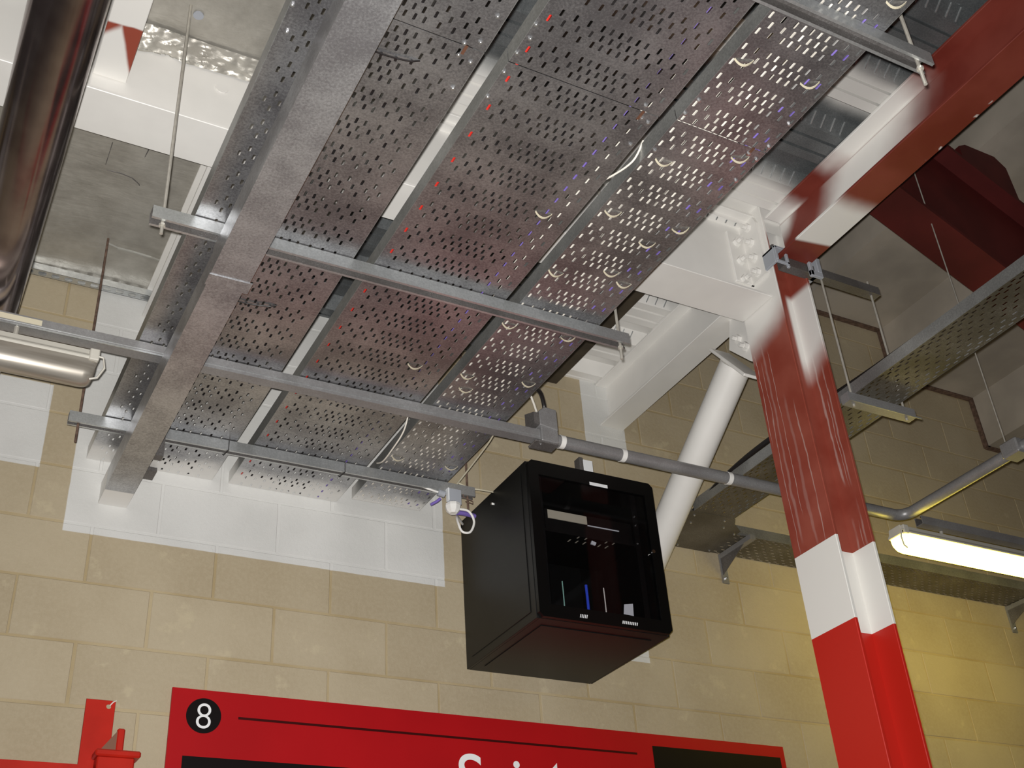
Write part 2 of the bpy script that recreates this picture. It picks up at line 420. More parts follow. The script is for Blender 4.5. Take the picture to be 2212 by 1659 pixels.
for k in range(13):
    x = 0.312 + k * 0.021 + random.uniform(-.005, .005); zz = 3.068 + 0.02 * (x - 0.305) / 0.3; L_ = random.uniform(.004, .011)
    gl_.tube([(x - L_, 2.786, zz + random.uniform(-.004, .004)), (x, 2.783, zz + random.uniform(-.006, .006)), (x + L_, 2.786, zz + random.uniform(-.004, .004))], random.uniform(.0012, .003), 5)
for k in range(5):
    x = 0.35 + k * 0.026; gl_.tube([(x - .008, 2.715, 3.112), (x, 2.712, 3.108), (x + .008, 2.716, 3.112)], 0.0022, 5)
obj('foil_glint', gl_, 'bright_foil', foil, label='bright glints modelled along the foil edge')['kind'] = 'stuff'
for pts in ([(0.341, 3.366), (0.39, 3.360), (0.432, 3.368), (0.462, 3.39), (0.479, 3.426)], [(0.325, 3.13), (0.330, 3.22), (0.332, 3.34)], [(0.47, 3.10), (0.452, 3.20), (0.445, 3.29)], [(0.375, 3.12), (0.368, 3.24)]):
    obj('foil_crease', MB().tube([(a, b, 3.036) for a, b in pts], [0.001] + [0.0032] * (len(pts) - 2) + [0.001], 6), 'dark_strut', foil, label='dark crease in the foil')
tear = MB().tube([(0.43, 3.765, 3.028), (0.47, 3.772, 3.024), (0.53, 3.775, 3.026), (0.60, 3.778, 3.024), (0.635, 3.79, 3.028)], 0.006, 6)
obj('foil_seam', tear, 'bright_foil', foil, label='bright torn seam in the foil')
obj('foil_patch', MB().cyl((0.462, 2.615, 3.112), (0, 0, 0.004), 0.017, 14), 'grey_plastic', foil, label='small grey round patch')
# stepped concrete terracing over the right-hand bay
terr = thing('ceiling', None, None, (5.0, 2.5, 3.7), kind='structure')
for k in range(-5, 5):
    x1 = 5.05 + 0.667 * k; z = 4.087 - 0.3485 * k
    for (ya, yb) in ((-1.5, 1.30), (1.305, 4.018)):
        poly = [(x1 - 0.565, z), (x1, z), (x1, z - 0.3485), (x1 + 0.10, z - 0.3485), (x1 + 0.10, z + 0.13), (x1 - 0.565, z + 0.13)]
        obj('terrace_unit', MB().prism(poly, 'y', ya, yb), 'terrace', terr)

for k in range(-3, 5):
    x1 = 5.05 + 0.667 * k; z = 4.087 - 0.3485 * k
    if x1 < 3.2: continue
    obj('joint_strip', MB().box(x1 - 0.667, x1 + 0.004, 4.020, 4.048, z - 0.012, z + 0.03), 'rust', terr, label='dark joint between terrace and wall')
    obj('joint_strip', MB().box(x1 - 0.012, x1 + 0.02, 4.020, 4.048, z - 0.355, z - 0.012), 'rust', terr, label='dark joint between terrace and wall')
# ================================================================== steel frame
def i_prof(c, b, z0, z1, tf, tw):
    return [(c - b / 2, z0), (c + b / 2, z0), (c + b / 2, z0 + tf), (c + tw / 2, z0 + tf), (c + tw / 2, z1 - tf), (c + b / 2, z1 - tf),
            (c + b / 2, z1), (c - b / 2, z1), (c - b / 2, z1 - tf), (c - tw / 2, z1 - tf), (c - tw / 2, z0 + tf), (c - b / 2, z0 + tf)]
def beam(label, axis, a, b, c, width, z0, z1, mat, tf=0.013, tw=0.010, loc=None):
    mid = (a + b) / 2
    t = thing('steel_beam', label, 'steel beam', (mid, c, z0) if axis == 'x' else (c, mid, z0))
    def bx(u0, u1, z0_, z1_):
        return MB().box(a, b, u0, u1, z0_, z1_) if axis == 'x' else MB().box(u0, u1, a, b, z0_, z1_)
    obj('bottom_flange', bx(c - width / 2, c + width / 2, z0, z0 + tf), mat, t, bevel=0.002)
    obj('web', bx(c - tw / 2, c + tw / 2, z0 + tf, z1 - tf), mat, t)
    obj('top_flange', bx(c - width / 2, c + width / 2, z1 - tf, z1), mat, t, bevel=0.002)
    return t
xb = beam('white steel beam crossing the whole view behind the trays and bolted to the column', 'x', -1.6, 2.823, 2.806, 0.19, 2.752, 3.180, 'white_paint')
# angle cleats of the bolted joint
obj('angle_cleat', MB().box(2.728, 2.8235, 2.789, 2.801, 2.862, 3.125), 'white_paint', xb, bevel=0.002)
obj('angle_cleat', MB().prism([(2.700, 2.862), (2.801, 2.862), (2.801, 3.165), (2.760, 3.20), (2.72, 3.19), (2.700, 3.13)], 'x', 2.809, 2.8245), 'white_paint', xb)
for z in (3.07, 2.973, 2.876): hexbolt(xb, 'bolt', (2.768, 2.789, z), (0, -1, 0), 0.019, 0.016, 'white_paint', 0.012)
for i, z in enumerate((3.13, 3.05, 2.97, 2.895)): hexbolt(xb, 'bolt', (2.809, 2.745, z), (-1, 0, 0), 0.019, 0.016, 'white_paint', 0.012)
obj('paint_blob', MB().cyl((0.60, 2.800, 3.02), (0, -0.004, 0), 0.022, 12), 'white_paint', xb)
yb = beam('white steel beam running from the column back to the blockwork wall', 'y', 2.902, 4.05, 2.925, 0.135, 2.905, 3.148, 'white_paint', 0.011, 0.009)
rb = beam('dark red beam with white overspray running towards the viewer from the column head', 'y', -1.2, 2.672, 2.922, 0.160, 2.920, 3.148, 'red_beam', 0.012, 0.009)
lb = beam('white beam with a bare red patch joining the cross beam beside the shiny pipe', 'y', -1.2, 2.800, 0.245, 0.104, 2.905, 3.13, 'left_beam', 0.010, 0.008)
obj('fin_plate', MB().box(0.16, 0.191, 2.775, 2.801, 2.84, 3.08), 'white_paint', lb)
sb = beam('narrow white beam edge seen between left tray and foil ceiling', 'y', 2.902, 4.045, 0.705, 0.134, 2.920, 3.04, 'white_paint', 0.010, 0.008)
# column
col = thing('steel_column', 'H-section steel column, bright red below, white band, red primer above', 'column', (2.918, 2.785, -1.65))
cx0, cx1, cy0, cy1 = 2.825, 3.012, 2.675, 2.897
obj('flange', MB().box(cx0, cx0 + 0.013, cy0, cy1, -1.65, 3.32), 'column', col, bevel=0.002)
obj('flange', MB().box(cx1 - 0.013, cx1, cy0, cy1, -1.65, 3.32), 'column', col, bevel=0.002)
obj('web', MB().box(cx0 + 0.013, cx1 - 0.013, 2.781, 2.791, -1.65, 3.32), 'column', col)
obj('grey_patch', MB().box(2.846, 2.874, 2.776, 2.7805, 2.70, 2.77), 'grey_plastic', col, label='grey filler patch near the top of the web')
# brace tube
dirv = Vector((0, 0.8047, -0.5937)); perp = Vector((0, 0.5937, 0.8047))
def ax(y): return Vector((2.925, y, 2.63 - 0.738 * (y - 3.186)))
bt = thing('brace_tube', 'thick white round tube sloping from the column head down behind the black cabinet', 'brace', ax(4.04))
obj('tube', MB().tube([ax(3.105), ax(4.045)], 0.069, 40), 'white_paint', bt, smooth=True)
e0 = ax(3.094); U = Vector((1, 0, 0))
def slab(c, u, hu, v, hv, n, t):
    vs = [c + u * a * hu + v * b * hv + n * d for d in (0, t) for a, b in ((-1, -1), (1, -1), (1, 1), (-1, 1))]
    return MB().add(vs, [(0, 1, 2, 3), (7, 6, 5, 4), (0, 4, 5, 1), (1, 5, 6, 2), (2, 6, 7, 3), (3, 7, 4, 0)])
obj('end_plate', slab(e0, U, 0.052, perp, 0.150, dirv, 0.014), 'white_paint', bt, bevel=0.003)
gp = MB().prism([(2.898, 2.915), (2.898, 2.60), (3.00, 2.645), (3.115, 2.775), (3.075, 2.915)], 'x', 2.917, 2.931)
obj('gusset_plate', gp, 'white_paint', bt)
for p in ((3.045, 2.785), (3.008, 2.725)): hexbolt(bt, 'bolt', (2.917, p[0], p[1]), (-1, 0, 0), 0.020, 0.018, 'white_paint', 0.015)
# raker
rk = thing('raker_beam', 'dark red raking beam under the stepped concrete, sloping down to the right', 'steel beam', (4.5, 2.69, 3.4))
def rz(x): return 3.545 - 0.5 * (x - 3.663)
def zt(x): return 4.013 - 0.5 * (x - 4.138)
def rprism(ya, yb2, f0, f1): return MB().prism([(2.9, f0(2.9)), (7.4, f0(7.4)), (7.4, f1(7.4)), (2.9, f1(2.9))], 'y', ya, yb2)
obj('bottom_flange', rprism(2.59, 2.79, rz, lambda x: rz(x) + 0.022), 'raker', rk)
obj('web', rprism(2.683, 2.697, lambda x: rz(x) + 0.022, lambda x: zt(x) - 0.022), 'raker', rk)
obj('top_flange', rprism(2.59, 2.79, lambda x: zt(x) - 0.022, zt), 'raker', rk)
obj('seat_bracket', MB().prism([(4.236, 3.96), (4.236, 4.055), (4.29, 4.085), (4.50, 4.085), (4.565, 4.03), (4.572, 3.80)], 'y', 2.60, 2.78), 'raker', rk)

bd = obj('packing_board', MB().box(2.44, 2.625, 2.915, 4.045, 3.085, 3.135), 'board', bevel=0.004)
tag(bd, 'dark brown board under the deck between the right tray and the white beam', 'board')
# ================================================================== cable trays
def perf(mb, u0, u1, v0, v1, rows, hu, hv, w0, t, F):
    """plate with slots: rows = [(v, [u...])]; F maps (u,v,w) to a point"""
    rows = sorted(r for r in rows if v0 + hv + 0.001 < r[0] < v1 - hv - 0.001)
    def quad(a, b, c, d, w, flip=False):
        o = len(mb.v); mb.v += [F(*a, w), F(*b, w), F(*c, w), F(*d, w)]
        mb.f.append((o, o + 3, o + 2, o + 1) if not flip else (o, o + 1, o + 2, o + 3))
    if not rows:
        for w, fl_ in ((w0, 0), (w0 + t, 1)): quad((u0, v0), (u1, v0), (u1, v1), (u0, v1), w, fl_)
        return mb
    cuts = [v0] + [(rows[i][0] + rows[i + 1][0]) / 2 for i in range(len(rows) - 1)] + [v1]
    for i, (vc, us) in enumerate(rows):
        va, vb = cuts[i], cuts[i + 1]
        us = sorted(us); cu = [u0] + [(us[k] + us[k + 1]) / 2 for k in range(len(us) - 1)] + [u1]
        for k, uc in enumerate(us):
            ua, ub = cu[k], cu[k + 1]; c = hu * 0.42
            h = [(uc - hu + c, vc - hv), (uc + hu - c, vc - hv), (uc + hu, vc - hv + c), (uc + hu, vc + hv - c),
                 (uc + hu - c, vc + hv), (uc - hu + c, vc + hv), (uc - hu, vc + hv - c), (uc - hu, vc - hv + c)]
            q = [(ua, va), (ub, va), (ub, vb), (ua, vb)]
            o = len(mb.v)
            for w in (w0, w0 + t): mb.v += [F(a, b, w) for a, b in q + h]
            fs = [(0, 1, 5, 4), (1, 6, 5), (1, 2, 7, 6), (2, 8, 7), (2, 3, 9, 8), (3, 10, 9), (3, 0, 11, 10), (0, 4, 11)]
            for f in fs:
                mb.f.append(tuple(o + i_ for i_ in f[::-1])); mb.f.append(tuple(o + 12 + i_ for i_ in f))
            for a in range(8):
                b = (a + 1) % 8; mb.f.append((o + 4 + a, o + 4 + b, o + 16 + b, o + 16 + a))
    return mb
AO = [0.0127, 0.038, 0.063, 0.101, 0.139, 0.178]; BO = [0.0253, 0.0506, 0.082, 0.120, 0.160, 0.199]
AOFF = sorted([-a for a in AO] + AO); BOFF = sorted([-b for b in BO] + [0] + BO)
def tray_rows(c, w, ph, v0, v1):
    rows = []; k = math.floor((v0 - ph) / 0.1053)
    while True:
        y = ph + 0.1053 * k; k += 1
        if y > v1: break
        for d, of in ((0, AOFF), (0.0265, BOFF), (0.053, AOFF)):
            rows.append((y + d, [c + q for q in of if abs(q) < w / 2 - 0.010]))
    return rows
ZT = 2.230
def no_recalc(name, mb, mat, parent):
    og = gloc(parent) - Vector((0, 0, ZC)); me = bpy.data.meshes.new(name)
    me.from_pydata([(v[0] - og.x, v[1] - og.y, v[2] - og.z) for v in mb.v], [], mb.f)
    me.materials.append(MT[mat]); o = bpy.data.objects.new(name, me); link(o); o.parent = parent; return o
def cable_tray(label, c, w, y0, y1, ph, bolts=(), slot=None, lift=0.0, hgt=0.05):
    t = thing('cable_tray', label, 'cable tray', (c, (y0 + y1) / 2, ZT + lift))
    z = ZT + lift
    no_recalc('perforated_base', perf(MB(), c - w / 2 + 0.002, c + w / 2 - 0.002, y0, y1, tray_rows(c, w, ph, y0, y1), 0.0037, 0.0103, z, 0.0014, lambda u, v, q: (u, v, q)), 'tray', t)
    for sgn in (-1, 1):
        xa = c + sgn * w / 2
        obj('side_flange', MB().prism([(xa, z), (xa - sgn * 0.0018, z), (xa - sgn * 0.0018, z + hgt), (xa - sgn * 0.010, z + hgt), (xa - sgn * 0.010, z + hgt + 0.002), (xa, z + hgt + 0.002)], 'y', y0, y1), 'tray_side', t)
    for bx_, by in bolts: hexbolt(t, 'bolt', (bx_, by, z), (0, 0, -1), 0.0055, 0.005)
    if slot: obj('joint_slot', MB().box(slot[0] - 0.004, slot[0] + 0.004, slot[1] - 0.016, slot[1] + 0.016, z - 0.0012, z + 0.0005), 'slot_brown', t)
    return t
J = 1.690
T1 = (0.7475, 0.475); T2 = (1.275, 0.450); T3 = (1.699, 0.302)
cable_tray('left cable tray, near length above the solid trunking', *T1, -0.4, J - 0.001, 0.6625, [(0.926, 1.684), (0.960, 1.665), (0.962, 1.579), (0.517, 1.66), (0.53, 1.60)])
cable_tray('left cable tray, far length running through to the wall', *T1, J + 0.003, 4.048, 0.6625, [(0.929, 1.723), (0.966, 1.732), (0.963, 1.826), (0.516, 1.752), (0.53, 1.831)], (0.936, 1.703), 0.0012)
cable_tray('wide middle cable tray, near length above its bolted joint', *T2, -0.4, J - 0.001, 0.6631, [(1.056, 1.561), (1.064, 1.604), (1.056, 1.657), (1.445, 1.670)])
cable_tray('wide middle cable tray, far length with red cable showing through slots', *T2, J + 0.003, 4.048, 0.6631, [(1.056, 1.725), (1.056, 1.815), (1.485, 1.719), (1.486, 1.807), (1.460, 1.712)], (1.452, 1.706), 0.0012)
cable_tray('right cable tray, near length with pale cables bright through slots', *T3, -0.4, J - 0.013, 0.6631, [(1.556, 1.650), (1.840, 1.655), (1.836, 1.564), (1.562, 1.596)])
cable_tray('right cable tray, far length held with cream cable ties', *T3, J - 0.009, 4.0, 0.6631, [(1.560, 1.798), (1.840, 1.803), (1.840, 1.71), (1.806, 1.70)], (1.806, 1.692), 0.0012)
# solid trunking below the left tray
def trunking(label, y0, y1, g=0.0):
    x0, x1, z0, z1 = 0.572 - g, 0.680 + g, 2.050 - g, 2.142
    t = thing('trunking', label, 'trunking', ((x0 + x1) / 2, (y0 + y1) / 2, z0))
    obj('body', MB().prism([(x0, z0 + 0.004), (x0, z1), (x1, z1), (x1, z0 + 0.004)], 'y', y0, y1), 'trunk', t)
    obj('lid', MB().prism([(x0 - 0.0015, z0), (x1 + 0.0015, z0), (x1 + 0.0015, z0 + 0.013), (x1 + 0.0002, z0 + 0.013), (x1 + 0.0002, z0 + 0.003), (x0 - 0.0002, z0 + 0.003), (x0 - 0.0002, z0 + 0.013), (x0 - 0.0015, z0 + 0.013)], 'y', y0, y1), 'trunk', t)
    return t
trunking('solid galvanised trunking, near length passing under the left tray', -0.4, 2.566)
tk = trunking('solid galvanised trunking, far length dropping into the white wall', 2.568, 4.049, -0.004)
obj('coupler', MB().box(0.568, 0.690, 2.566, 2.615, 2.047, 2.0515), 'trunk', tk, label='worn coupler plate at the joint')
obj('hanger_tab', MB().box(0.683, 0.722, 3.70, 3.735, 2.10, 2.20), 'dark_strut', tk)
obj('foot_tab', MB().box(0.683, 0.722, 3.79, 3.86, 2.085, 2.10), 'dark_strut', tk)

# ================================================================== support channels
def channel(label, x0, x1, y0, w, z0, h, mat='strut', slot='down', lip=0.0085, t=0.0025, name='support_channel'):
    """slotted channel along x; slot opens down, or away from the viewer"""
    o = thing(name, label, 'channel', ((x0 + x1) / 2, y0 + w / 2, z0))
    y1, z1 = y0 + w, z0 + h
    p = [(y0, z1), (y1, z1), (y1, z0), (y1 - lip, z0), (y1 - lip, z0 + 0.007), (y1 - lip + t, z0 + 0.007), (y1 - lip + t, z0 + t), (y1 - t, z0 + t),
         (y1 - t, z1 - t), (y0 + t, z1 - t), (y0 + t, z0 + t), (y0 + lip - t, z0 + t), (y0 + lip - t, z0 + 0.007), (y0 + lip, z0 + 0.007), (y0 + lip, z0), (y0, z0)]
    if slot == 'up': p = [(a, z0 + z1 - b) for a, b in p]
    mb = MB(); n = len(p)
    mb.add([(x0, a, b) for a, b in p] + [(x1, a, b) for a, b in p], [(i, (i + 1) % n, n + (i + 1) % n, n + i) for i in range(n)])
    # end faces as strips
    for xx in (x0, x1):
        q = [(xx, a, b) for a, b in p]
        mb.add(q, [(0, 1, 8, 9), (1, 2, 7, 8), (2, 3, 6, 7), (3, 4, 5, 6), (9, 10, 15, 0), (10, 11, 14, 15), (11, 12, 13, 14)])
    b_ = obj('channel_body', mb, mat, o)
    # inner faces take a darker zinc: slot shade put into the colour
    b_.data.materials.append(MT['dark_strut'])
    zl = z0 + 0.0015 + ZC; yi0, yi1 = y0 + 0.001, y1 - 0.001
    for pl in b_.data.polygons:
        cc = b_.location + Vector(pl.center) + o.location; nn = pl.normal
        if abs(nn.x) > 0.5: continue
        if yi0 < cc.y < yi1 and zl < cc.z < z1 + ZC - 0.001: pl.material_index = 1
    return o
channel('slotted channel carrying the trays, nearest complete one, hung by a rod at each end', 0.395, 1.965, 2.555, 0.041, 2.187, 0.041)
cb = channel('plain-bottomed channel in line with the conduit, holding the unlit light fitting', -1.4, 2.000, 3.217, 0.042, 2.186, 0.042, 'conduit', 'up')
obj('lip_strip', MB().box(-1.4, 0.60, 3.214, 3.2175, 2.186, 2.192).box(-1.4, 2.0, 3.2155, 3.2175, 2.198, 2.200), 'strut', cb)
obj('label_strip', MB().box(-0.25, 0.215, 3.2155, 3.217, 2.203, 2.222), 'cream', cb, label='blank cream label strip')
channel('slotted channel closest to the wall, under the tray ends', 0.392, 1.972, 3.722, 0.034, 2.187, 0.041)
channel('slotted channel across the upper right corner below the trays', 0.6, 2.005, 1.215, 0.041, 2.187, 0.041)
# perforated wall channel under the foil
wc = thing('support_channel', 'short channel with row of slots fixed along wall under the foil', 'channel', (0.42, 4.0, 2.99))
wm_ = perf(MB(), 3.998, 4.039, 0.165, 0.668, [(0.185 + 0.05 * k, [4.0185]) for k in range(10)], 0.0115, 0.015, 3.0, 0.002, lambda u, v, q: (v, u, q))
no_recalc('slotted_face', wm_, 'strut', wc)
obj('channel_side', MB().box(0.165, 0.668, 3.998, 4.0, 3.0, 3.03).box(0.165, 0.668, 4.037, 4.039, 3.0, 3.03), 'strut', wc)
obj('end_clip', MB().box(0.655, 0.700, 3.985, 4.045, 2.955, 3.0), 'dark_strut', wc)
# hanging rods
def rod(label, x, y, z0, z1, r=0.005, mat='rod', x2=None, y2=None, nuts=()):
    t = thing('hanging_rod', label, 'rod', (x, y, z0))
    obj('threaded_rod', MB().tube([(x, y, z0), (x if x2 is None else x2, y if y2 is None else y2, z1)], r, 8), mat, t)
    for z in nuts: obj('nut', MB().cyl((x, y, z), (0, 0, 0.008), r * 1.9, 6), mat, t)
    return t
rod('long steel rod dropping from the foil ceiling to the channel left end', 0.428, 2.575, 2.15, 3.10, nuts=(2.176, 2.229))
rod('steel rod at the right end of the hung slotted channel', 1.937, 2.575, 2.13, 3.14, nuts=(2.172, 2.229))
rod('pale rod at the right end of the upper corner channel', 1.972, 1.236, 2.12, 3.14, nuts=(2.172, 2.229))
rod('thin dark rod beside the white wall paint at far left', 0.427, 3.739, 2.115, 3.03, 0.0045, 'rust')
rod('short brown rod at the right end of the wall channel', 1.945, 3.739, 2.13, 3.13, 0.0045, 'rust')
rod('thin wire rod holding the bent conduit clamp at far right', 3.87, 2.64, 2.23, 3.90, 0.003)
# ------------------------------------------------ right-hand tray and its hanger
tr = thing('cable_tray', 'narrow cable tray passing behind the column, hung by two rods', 'cable tray', (3.18, 2.4, 2.31))
ZR = 2.312
def rrows(c, v0, v1):
    rows = []; v = v0 + 0.02; k = 0
    while v < v1: rows.append((v, [c - 0.098, c - 0.072, c - 0.02, c + 0.032, c + 0.084] if k % 2 == 0 else [c - 0.085, c - 0.046, c + 0.006, c + 0.058, c + 0.098])); v += 0.0263; k += 1
    return rows
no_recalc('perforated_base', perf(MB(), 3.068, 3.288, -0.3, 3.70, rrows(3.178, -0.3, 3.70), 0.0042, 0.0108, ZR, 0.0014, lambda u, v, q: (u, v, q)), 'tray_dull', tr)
obj('side_flange', MB().box(3.0665, 3.068, -0.3, 3.70, ZR, ZR + 0.05), 'tray_side', tr)
hm = MB()
perf(hm, -0.3, 3.70, ZR, ZR + 0.05, [(ZR + 0.025, [-0.27 + 0.0526 * k for k in range(75)])], 0.009, 0.0045, 3.288, 0.0015, lambda u, v, q: (q, u, v))
no_recalc('side_flange', hm, 'tray_side', tr)
tw = thing('cable_tray', 'cable tray along the wall below the conduit, reached through a flat bend', 'cable tray', (4.8, 3.94, 2.31))
bend = MB().prism([(3.055, 3.700), (3.298, 3.700), (3.330, 3.745), (3.405, 3.800), (3.405, 4.045), (3.17, 4.045), (3.055, 3.93)], 'z', ZR - 0.0015, ZR)
obj('flat_bend', bend, 'tray_dull', tw)
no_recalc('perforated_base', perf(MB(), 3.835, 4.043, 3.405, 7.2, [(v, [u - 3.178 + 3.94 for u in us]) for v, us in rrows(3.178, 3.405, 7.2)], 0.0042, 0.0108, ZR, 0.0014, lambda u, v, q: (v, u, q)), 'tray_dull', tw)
obj('side_flange', MB().box(3.405, 7.2, 3.832, 3.834, ZR, ZR + 0.05), 'tray_side', tw)
obj('side_flange', MB().box(3.055, 3.057, 3.70, 3.93, ZR, ZR + 0.05), 'tray_side', tw)
for p in ((3.09, 3.73), (3.26, 3.73), (3.12, 3.80), (3.30, 3.79), (3.39, 3.83), (3.385, 4.02), (3.08, 3.88), (3.20, 4.02)):
    hexbolt(tw, 'bolt', (*p, ZR - 0.0015), (0, 0, -1), 0.005, 0.005)
def wall_bracket(label, x):
    t = thing('wall_bracket', label, 'bracket', (x, 4.05, 2.17))
    obj('arm', MB().box(x - 0.016, x + 0.016, 3.80, 4.045, 2.285, 2.309), 'conduit', t)
    obj('back_plate', MB().box(x - 0.018, x + 0.018, 4.040, 4.048, 2.160, 2.309), 'conduit', t)
    obj('brace_web', MB().prism([(3.86, 2.285), (4.04, 2.285), (4.04, 2.20)], 'x', x - 0.0125, x - 0.010), 'dark_strut', t)
    hexbolt(t, 'bolt', (x, 4.040, 2.185), (0, -1, 0), 0.008, 0.007)
wall_bracket('small steel bracket under the flat bend of the wall tray', 3.475)
wall_bracket('small steel bracket under the wall tray below the lit lamp', 5.46)
sc = thing('support_channel', 'short channel hung on two rods holding up the narrow tray', 'channel', (3.20, 2.66, 2.27))
obj('channel_body', MB().prism([(2.640, 2.272), (2.682, 2.272), (2.682, 2.311), (2.640, 2.311)], 'x', 3.028, 3.375), 'conduit', sc)
obj('lip', MB().box(3.028, 3.40, 2.637, 2.6405, 2.270, 2.277), 'strut', sc)
hc = thing('support_channel', 'dark short channel clamped under the red beam at the column head', 'channel', (3.15, 2.66, 2.88))
obj('channel_body', MB().prism([(2.640, 2.876), (2.682, 2.876), (2.682, 2.917), (2.640, 2.917)], 'x', 2.86, 3.375), 'dark_strut', hc)
for i, xx in enumerate((2.835, 3.012)):
    c_ = thing('beam_clamp', ('cast grey window clamp on the left edge of the red beam flange', 'grey clamp on the right edge of the red beam flange')[i], 'clamp', (xx, 2.66, 2.86))
    m_ = MB()
    if i == 0:
        m_.box(xx - 0.030, xx + 0.034, 2.622, 2.634, 2.864, 2.876).box(xx - 0.030, xx - 0.018, 2.622, 2.634, 2.876, 2.945).box(xx + 0.022, xx + 0.034, 2.622, 2.634, 2.850, 2.919)
        m_.box(xx - 0.030, xx + 0.034, 2.622, 2.700, 2.935, 2.947).box(xx - 0.030, xx - 0.018, 2.634, 2.700, 2.87, 2.947)
        obj('clamp_body', m_, 'grey_plastic', c_, bevel=0.002)
        obj('set_screw', MB().cyl((xx - 0.008, 2.655, 2.947), (0, 0, 0.022), 0.005, 8).cyl((xx - 0.008, 2.655, 2.967), (0, 0, 0.007), 0.009, 6), 'dark_strut', c_)
    else:
        m_.box(xx - 0.034, xx + 0.030, 2.622, 2.638, 2.850, 2.876).box(xx + 0.008, xx + 0.030, 2.622, 2.700, 2.876, 2.95).box(xx - 0.034, xx - 0.018, 2.622, 2.636, 2.846, 2.918)
        obj('clamp_body', m_, 'grey_plastic', c_, bevel=0.002)
        obj('pin', MB().cyl((xx + 0.022, 2.63, 2.95), (0, 0, 0.02), 0.004, 8), 'bolt', c_)
rod('left of the two thin rods between the beam clamp and the narrow tray', 3.066, 2.660, 2.262, 2.93, 0.0048, 'rod', nuts=(2.312,))
rod('right of the two thin rods between the beam clamp and the narrow tray', 3.340, 2.660, 2.262, 2.95, 0.0048, 'rod', nuts=(2.312,))

# ================================================================== conduit line
RC = 0.0255; yc, zc_ = 3.238, 2.207
cd = thing('conduit', 'grey round conduit with tape bands, running right behind the column', 'conduit', (2.9, yc, zc_))
elb = []
for k in range(9):
    a = k / 8 * math.pi / 2; elb.append((3.80 + 0.062 * math.sin(a), yc - 0.062 * (1 - math.cos(a)), zc_))
obj('pipe', MB().tube([(2.05, yc, zc_), (3.0, yc, zc_)] + elb + [(3.862, -0.3, zc_)], RC, 20), 'conduit', cd, smooth=True)
for x in (2.096, 2.372, 2.888):
    obj('tape_band', MB().tube([(x - 0.010, yc, zc_), (x + 0.010, yc, zc_)], RC + 0.0015, 20), 'white_plastic', cd, smooth=True, label='white tape band')
obj('clamp_box', MB().box(3.815, 3.90, 2.555, 2.64, zc_ - 0.032, zc_ + 0.034), 'conduit', cd, bevel=0.006)
bxo = thing('conduit_box', 'grey conduit box where black and white cables leave the channel', 'box', (2.02, 3.23, 2.16))
obj('lid', MB().prism([(1.985, 2.238), (2.062, 2.226), (2.062, 2.318), (2.010, 2.322), (1.985, 2.300)], 'y', 3.196, 3.27), 'conduit', bxo, bevel=0.003)
obj('side_wing', MB().prism([(3.20, 2.24), (3.268, 2.24), (3.268, 2.315), (3.20, 2.29)], 'x', 1.962, 1.985), 'dark_strut', bxo)
obj('body', MB().box(1.992, 2.066, 3.203, 3.268, 2.176, 2.24), 'conduit', bxo, bevel=0.004)
obj('saddle', MB().box(1.968, 2.070, 3.21, 3.272, 2.172, 2.180), 'dark_strut', bxo, bevel=0.002)
hexbolt(bxo, 'bolt', (1.996, 3.225, 2.172), (0, 0, -1), 0.005, 0.004)
def cable(name, label, pts, r, mat, group=None, cat='cable', sub=6, n=8):
    P = [Vector(p) for p in pts]; out = []
    for i in range(len(P) - 1):
        p0, p1, p2, p3 = P[max(i - 1, 0)], P[i], P[i + 1], P[min(i + 2, len(P) - 1)]
        for k in range(sub):
            t = k / sub
            out.append(0.5 * ((2 * p1) + (p2 - p0) * t + (2 * p0 - 5 * p1 + 4 * p2 - p3) * t * t + (3 * p1 - p0 - 3 * p2 + p3) * t ** 3))
    out.append(P[-1]); o = obj(name, MB().tube(out, r, n), mat, smooth=True)
    return tag(o, label, cat, group)
cable('power_cable', 'thick black cable curving from the tray edge into the conduit box', [(1.80, 3.18, 2.300), (1.87, 3.16, 2.305), (1.93, 3.15, 2.358), (1.985, 3.18, 2.372), (2.020, 3.215, 2.345), (2.026, 3.226, 2.3195)], 0.0085, 'black_cable')
cable('data_cable', 'white cable dropping beside the black one into the conduit box', [(1.93, 3.25, 2.52), (1.962, 3.24, 2.44), (1.985, 3.235, 2.36), (1.995, 3.232, 2.314)], 0.0045, 'cream_cable')
# lamp support line on the right
channel('dark channel above the lit lamp, in line with the conduit', 3.96, 7.0, 3.225, 0.041, 2.185, 0.041, 'conduit', 'up')
